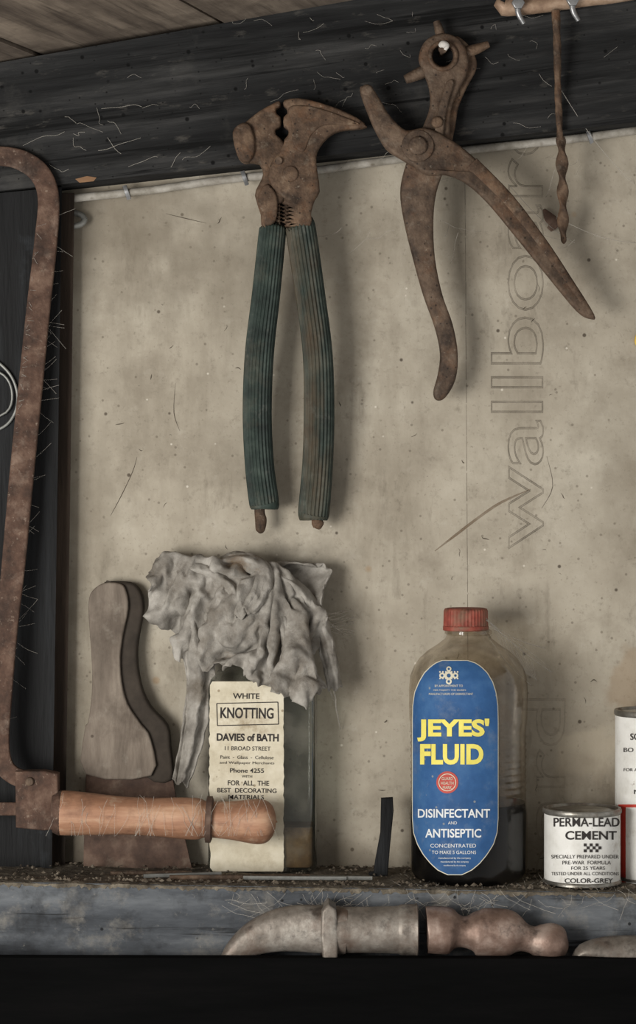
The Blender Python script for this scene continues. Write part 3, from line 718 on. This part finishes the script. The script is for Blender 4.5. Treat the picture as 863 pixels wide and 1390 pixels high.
def disc(name,cx,cy,r,mp,m,par,r0=0):
    n=28; vs=[];fs=[]
    for q in (r0 or .01,r):
        for k in range(n):
            a=2*math.pi*k/n; vs.append(mp(cx+q*math.cos(a),cy+q*math.sin(a)))
    for k in range(n): fs.append((k,(k+1)%n,n+(k+1)%n,n+k))
    mk(name,vs,fs,m,False,par,recalc=False)
disc('seal_red',607,1062,15,tm2,M['red'],e)
tm3=cylmap(JC,JD,pr2,3.2)
disc('seal_ring',607,1062,12,tm3,M['cream'],e,r0=11)
for i,(s,w,cy_) in enumerate((('GUARD',15,1057),('HEALTH',17,1063),('MARK',12,1069))): text('seal_text',s,607,cy_,w,4,tm3,M['cream'],e)
for (a,b,r) in ((609,917,6),(600,917,4),(618,917,4),(609,908,3.5),(609,925,4)): disc('crest',a,b,r,tm3,M['cream'],e,r0=r*.45)
for k in range(14):
    x=597+(k%7)*4; y=912+(k//7)*9; disc('crest_dot',x,y,1.1,tm3,M['cream'],e)

# ---------------- small tin ----------------
CC,CD=790,116
e=empty('cement_tin',CC,1150,CD)
f=F(CD); cb=shelf_z((CC-431.5)*f); bpy_=695-cb/f
body,cp=lathe('tin_body',CC,CD,[(bpy_-3,51),(bpy_-6,51.5),(1104,51.5),(1101,51)],M['canw'],e)
lathe('rim_bottom',CC,CD,[(bpy_,51),(bpy_-1,53),(bpy_-4,53),(bpy_-6,51.5)],M['tin'],e)
lathe('rim_top',CC,CD,[(1104,51.5),(1102,53.5),(1098,53.5),(1096,52.5),(1096,49),(1100,47),(1100,40),(1098,38),(1098,1)],M['tin'],e)
tc2=cylmap(CC,CD,cp,.9)
def T3(s,cx,cy,w,h,m='inkblk',bold=.01,mp=None): text('print',s,cx,cy,w,h,mp or tc2,M[m],e,bold=bold)
T3('PERMA-LEAD',796,1116,90,12,bold=.015); T3('CEMENT',802,1134,70,12,bold=.02)
T3('SPECIALLY PREPARED UNDER',794,1163,92,5,bold=.0); T3('PRE-WAR  FORMULA',796,1171,66,5,bold=.0); T3('FOR 25 YEARS',798,1178.5,46,4.5,bold=.0)
T3('TESTED UNDER ALL CONDITIONS',794,1186,92,4.5,bold=.0)
T3('COLOR-GREY',799,1195.5,66,6.5,bold=.015)
for i in range(6):
    for j in range(3):
        if (i+j)%2==0:
            x=792+i*4; y=1145+j*4
            mk('check',[tc2(x,y),tc2(x+4,y),tc2(x+4,y+4),tc2(x,y+4)],[(0,1,2,3)],M['inkblk'],False,e,recalc=False)
# ---------------- tall tin ----------------
TC,TD=897,67
e=empty('tall_tin_can',TC,1085,TD)
f=F(TD); cb=shelf_z((TC-431.5)*f); tb=695-cb/f
body,tp=lathe('tin_body',TC,TD,[(tb-3,61),(tb-5,62),(970,62),(967,61)],M['canw'],e)
lathe('rim_bottom',TC,TD,[(tb,61),(tb-1,63),(tb-4,63),(tb-6,62)],M['tin'],e)
lathe('rim_top',TC,TD,[(971,62),(969,63.5),(965,63.5),(963,62.5),(963,59),(968,57),(968,1)],M['tin'],e)
ct=cylmap(TC,TD,tp,.7); ct2=cylmap(TC,TD,tp,1.3)
gridlabel('red_band',[(1092,839,950),(1203,839,950)],ct,M['canred'],e,rows=4,cols=60)
gridlabel('white_panel',[(1096,849,940),(1200,849,940)],ct2,M['canw'],e,rows=4,cols=40)
text('print','SOLDERING PASTE',900,1000,90,9,ct2,M['inkblk'],e,bold=.01)
text('print','BO  GENERAL USE  BO',898,1018,104,6,ct2,M['inkblk'],e,bold=.0)
text('print','FOR ALL METALS EXCEPT ALLOYS',898,1045,104,4,ct2,M['inkblk'],e)
text('print','NET WEIGHT',900,1075,80,6,ct2,M['inkblk'],e)

# ---------------- strip & things on shelf ----------------
e=empty('steel_hinge_strip',520,1140,70)
plate('strip',[(517,1083),(533,1082),(534,1100),(529,1150),(526,1188),(506,1190),(509,1168),(516,1130)],lambda x,y:50+(y-1083)*.25,9,1.5,M['black'],e,smooth=1)
plate('foot',[(500,1184),(520,1180),(524,1190),(502,1193)],74,10,2,M['black'],e,smooth=1)
for i,(x0,y0,d0_,x1,y1,d1_,w_) in enumerate(((195,1191,140,300,1190,110,3),(230,1194,150,420,1188,120,3.5),(330,1193,140,470,1191,130,3),(150,1186,120,260,1188,100,2.5),(420,1191,130,505,1194,125,3))):
    def zz(px,d):
        f=F(d); return 695-(shelf_z((px-431.5)*f)+2.4)/f
    e=empty('metal_rod' ,x0,1190,d0_)
    sweep('rod',[(x0,zz(x0,d0_),d0_,w_,2.4),((x0+x1)/2,zz((x0+x1)/2,(d0_+d1_)/2),(d0_+d1_)/2,w_,2.4),(x1,zz(x1,d1_),d1_,w_,2.4)],M['rust2'] if i%2 else M['wire'],e,n=8,power=3)
VSd=[];FSd=[]
for _ in range(900):
    x=random.uniform(-430,430); d=random.choice([random.uniform(60,172),random.uniform(150,174),random.uniform(4,60)])
    r=random.choice([1,1.3,1.8,2.5,3.2])*random.uniform(.6,1.2)
    c=W(x,shelf_z(x)+r*.3,d); b=len(VSd); a0=random.uniform(0,3)
    for k in range(5):
        a=a0+k*1.2566; VSd.append(c+Vector((math.cos(a)*r*random.uniform(.7,1.6),math.sin(a)*r*.9,random.uniform(-.3,.3)*r))*PX)
    VSd.append(c+Vector((0,0,r*.9))*PX); VSd.append(c-Vector((0,0,r*.6))*PX)
    for k in range(5): FSd+=[(b+k,b+(k+1)%5,b+5),(b+k,b+(k+1)%5,b+6)]
mk('shelf_debris',VSd,FSd,M['debris'],False)

# ---------------- hammers ----------------
hd=FS+35
e=empty('claw_hammer',440,1270,hd)
sweep('poll',[(452,1263,hd,31,29),(470,1262,hd,31,30),(505,1262,hd,31,31),(535,1262,hd,32,32),(541,1262,hd,32.5,32.5),(545,1262,hd,34,34),(562,1262,hd,34.5,34.5),(567,1262,hd,33,33),(567.5,1262,hd,1,1)],M['hsteel'],e,n=40,sub=2)
sweep('claw_a',[(470,1263,hd,31,28),(450,1262,hd,32,27),(430,1261,hd,32,25),(400,1260,hd,31,22),(372,1264,hd,28,20),(345,1274,hd,23,18),(322,1290,hd,17,16),(306,1308,hd,10,13),(298,1322,hd,3,10)],M['hsteel'],e,n=30,power=2.6)
plate('eye_cheek',[(436,1232),(456,1230),(458,1298),(452,1306),(438,1298)],hd,56,4,M['hsteel'],e,smooth=2)
sweep('handle',[(450,1290,hd,15,12),(450,1340,hd,15,12),(450,1500,hd,14,12),(450,1800,hd,18,12),(450,1900,hd,16,12)],M['wooddark'],e,n=20,power=2.5)
e=empty('ball_pein_hammer',672,1270,hd)
sweep('head',[(579,1262,hd,1,1),(579.5,1262,hd,28,28),(583,1262,hd,31.5,31.5),(604,1263,hd,32,32),(612,1263,hd,30,30),(622,1264,hd,22,22),(634,1265,hd,22,22),(645,1265,hd,28,27),(655,1266,hd,33,28),(685,1267,hd,33,28),(698,1269,hd,28,26),
   (709,1272,hd,20,20),(720,1275,hd,18,18),(730,1277,hd,22,22),(745,1279,hd,26,26),(758,1280,hd,24,24),(767,1281,hd,16,16),(771,1281,hd,5,5)],M['hrust'],e,n=40,sub=3)
sweep('handle',[(670,1290,hd,14,12),(670,1340,hd,14,12),(670,1500,hd,13,12),(670,1800,hd,18,12),(670,1900,hd,16,12)],M['wooddark'],e,n=20,power=2.5)
e=empty('cross_pein_hammer',850,1300,hd)
sweep('head',[(778,1302,hd,3,14),(790,1292,hd,10,18),(810,1292,hd,19,22),(835,1295,hd,25,25),(870,1297,hd,27,27),(905,1297,hd,27,27),(940,1297,hd,29,29),(955,1297,hd,28,28)],M['hsteel'],e,n=30,sub=3)
sweep('handle',[(865,1305,hd,14,12),(865,1400,hd,14,12),(865,1800,hd,18,12)],M['wooddark'],e,n=20,power=2.5)
f=F(hd+25)
e=empty('hammer_rail',560,1350,hd+22)
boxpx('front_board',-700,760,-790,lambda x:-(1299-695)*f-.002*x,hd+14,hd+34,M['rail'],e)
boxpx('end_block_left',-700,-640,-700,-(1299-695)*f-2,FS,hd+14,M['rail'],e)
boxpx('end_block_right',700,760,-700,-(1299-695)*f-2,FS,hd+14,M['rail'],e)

# ---------------- wire, yellow tag ----------------
e=empty('wire_coil',0,535,62)
sweep('loop',[(-40,470,60,2,2),(-5,490,60,2,2),(16,512,60,2,2),(24,540,60,2,2),(18,565,60,2,2),(0,582,60,2,2),(-40,590,60,2,2)],M['wire'],e,n=8)
sweep('loop_inner',[(-40,505,62,1.6,1.6),(0,506,62,1.6,1.6),(16,530,62,1.6,1.6),(8,560,62,1.6,1.6),(-40,575,62,1.6,1.6)],M['wire'],e,n=8)
e=empty('yellow_hook',868,462,5)
sweep('hook',[(874,448,3,3,3),(866,456,4,3.5,3),(865,466,4,3.5,3),(874,474,3,3,3)],M['yel2'],e,n=12)

# ---------------- cobwebs (each one merged mesh) ----------------
WV=[];WF=[]
def strand(pts,r=.55):
    v,f_=sweep('s',[(p[0],p[1],p[2],r,r) for p in pts],None,n=4,sub=4,ret=True)
    o=len(WV); WV.extend(v); WF.extend([tuple(i+o for i in q) for q in f_])
def sag(a,b,s,r=.5,j=0):
    m=[(a[i]+b[i])/2 for i in range(3)]; m[1]+=s
    strand([a,(a[0]*.75+b[0]*.25+random.uniform(-j,j),a[1]*.75+b[1]*.25+s*.7+random.uniform(-j,j),a[2]*.75+b[2]*.25),tuple(m),(a[0]*.25+b[0]*.75,a[1]*.25+b[1]*.75+s*.7,a[2]*.25+b[2]*.75),b],r)
def flush():
    global WV,WF
    mk('cobweb',WV,WF,M['web'],False,recalc=False); WV=[];WF=[]
sag((658,838,100),(748,912,4),4,.9,2); sag((660,842,100),(740,880,4),6,.6); sag((655,852,100),(720,930,4),8,.6); sag((664,850,100),(745,905,4),-3,.5)
for k in range(20):
    t=k/20; sag((665+60*t,846+50*t,90-60*t),(700+30*t,905+20*t,60-40*t),3,.28,2)
flush()
for k in range(16): sag((420+random.uniform(0,14),835+random.uniform(-6,16),72),(462+random.uniform(0,20),825+random.uniform(0,40),4),4,.4,3)
flush()
sag((450,930,60),(462,990,6),0,.9,3); sag((445,928,60),(458,965,6),0,.7,2)
flush()
for _ in range(14):
    a=(random.uniform(85,260),random.uniform(140,235),62); b=(a[0]+random.uniform(-60,60),a[1]+random.uniform(-30,30),62); sag(a,b,random.uniform(-8,8),.28,5)
flush()
for _ in range(70):
    t=random.uniform(0,1); y=300+t*700; x=interp([(300,66),(520,43),(760,20),(950,2),(1050,5)],y)[0]
    sag((x-15,y,80+t*25),(x+random.uniform(6,40),y+random.uniform(-60,60),58),random.uniform(-4,10),.25,4)
flush()
for _ in range(46):
    x=random.uniform(85,360); sag((x,1076+random.uniform(0,30),142),(x+random.uniform(-25,25),1135,142),random.uniform(-4,4),.22,4)
flush()
for _ in range(36):
    x=random.uniform(110,830); y=random.uniform(20,170) ; sag((x,y,62),(x+random.uniform(-40,40),y+random.uniform(-20,20),62),random.uniform(-6,6),.2,4)
flush()
for _ in range(24):
    x=random.uniform(340,800); y=random.uniform(190,330); sag((x,y,60),(x+random.uniform(-60,60),y+random.uniform(-30,50),3),4,.24,4)
sag((760,120,78),(860,250,2),10,.4); sag((765,300,50),(862,330,2),6,.4); sag((690,250,80),(780,330,2),8,.4)
flush()
for _ in range(110):
    x=random.uniform(10,850); sag((x,1182+random.uniform(0,8),60),(x+random.uniform(-30,30),1204+random.uniform(-4,8),178),2,.3,4)
flush()
for _ in range(80):
    x=random.uniform(300,860); sag((x,random.uniform(1205,1230),178),(x+random.uniform(-60,60),random.uniform(1225,1250),200),3,.28,4)
flush()

for o in list(bpy.data.objects):
    if o.type=='EMPTY' and not o.children: bpy.data.objects.remove(o)

# ---------------- light / world / camera ----------------
w=bpy.data.worlds.new('World'); sc.world=w; w.use_nodes=True
w.node_tree.nodes['Background'].inputs[0].default_value=(1,.99,.97,1); w.node_tree.nodes['Background'].inputs[1].default_value=.62
def area(name,loc,tgt,size,en,col):
    l=bpy.data.lights.new(name,'AREA'); l.size=size; l.energy=en; l.color=col
    o=bpy.data.objects.new(name,l); o.location=loc; o.rotation_euler=(Vector(tgt)-Vector(loc)).to_track_quat('-Z','Y').to_euler(); sc.collection.objects.link(o)
area('window_light',(-.75,-1.15,1.36),(0.02,0,1.46),.5,16.5,(1,.98,.94))
cd=bpy.data.cameras.new('camera'); co=bpy.data.objects.new('camera',cd); sc.collection.objects.link(co)
co.location=cam; co.rotation_euler=(math.pi/2,0,0); cd.sensor_width=36; cd.sensor_fit='AUTO'; cd.lens=36*D/1390; cd.clip_start=.01
sc.camera=co
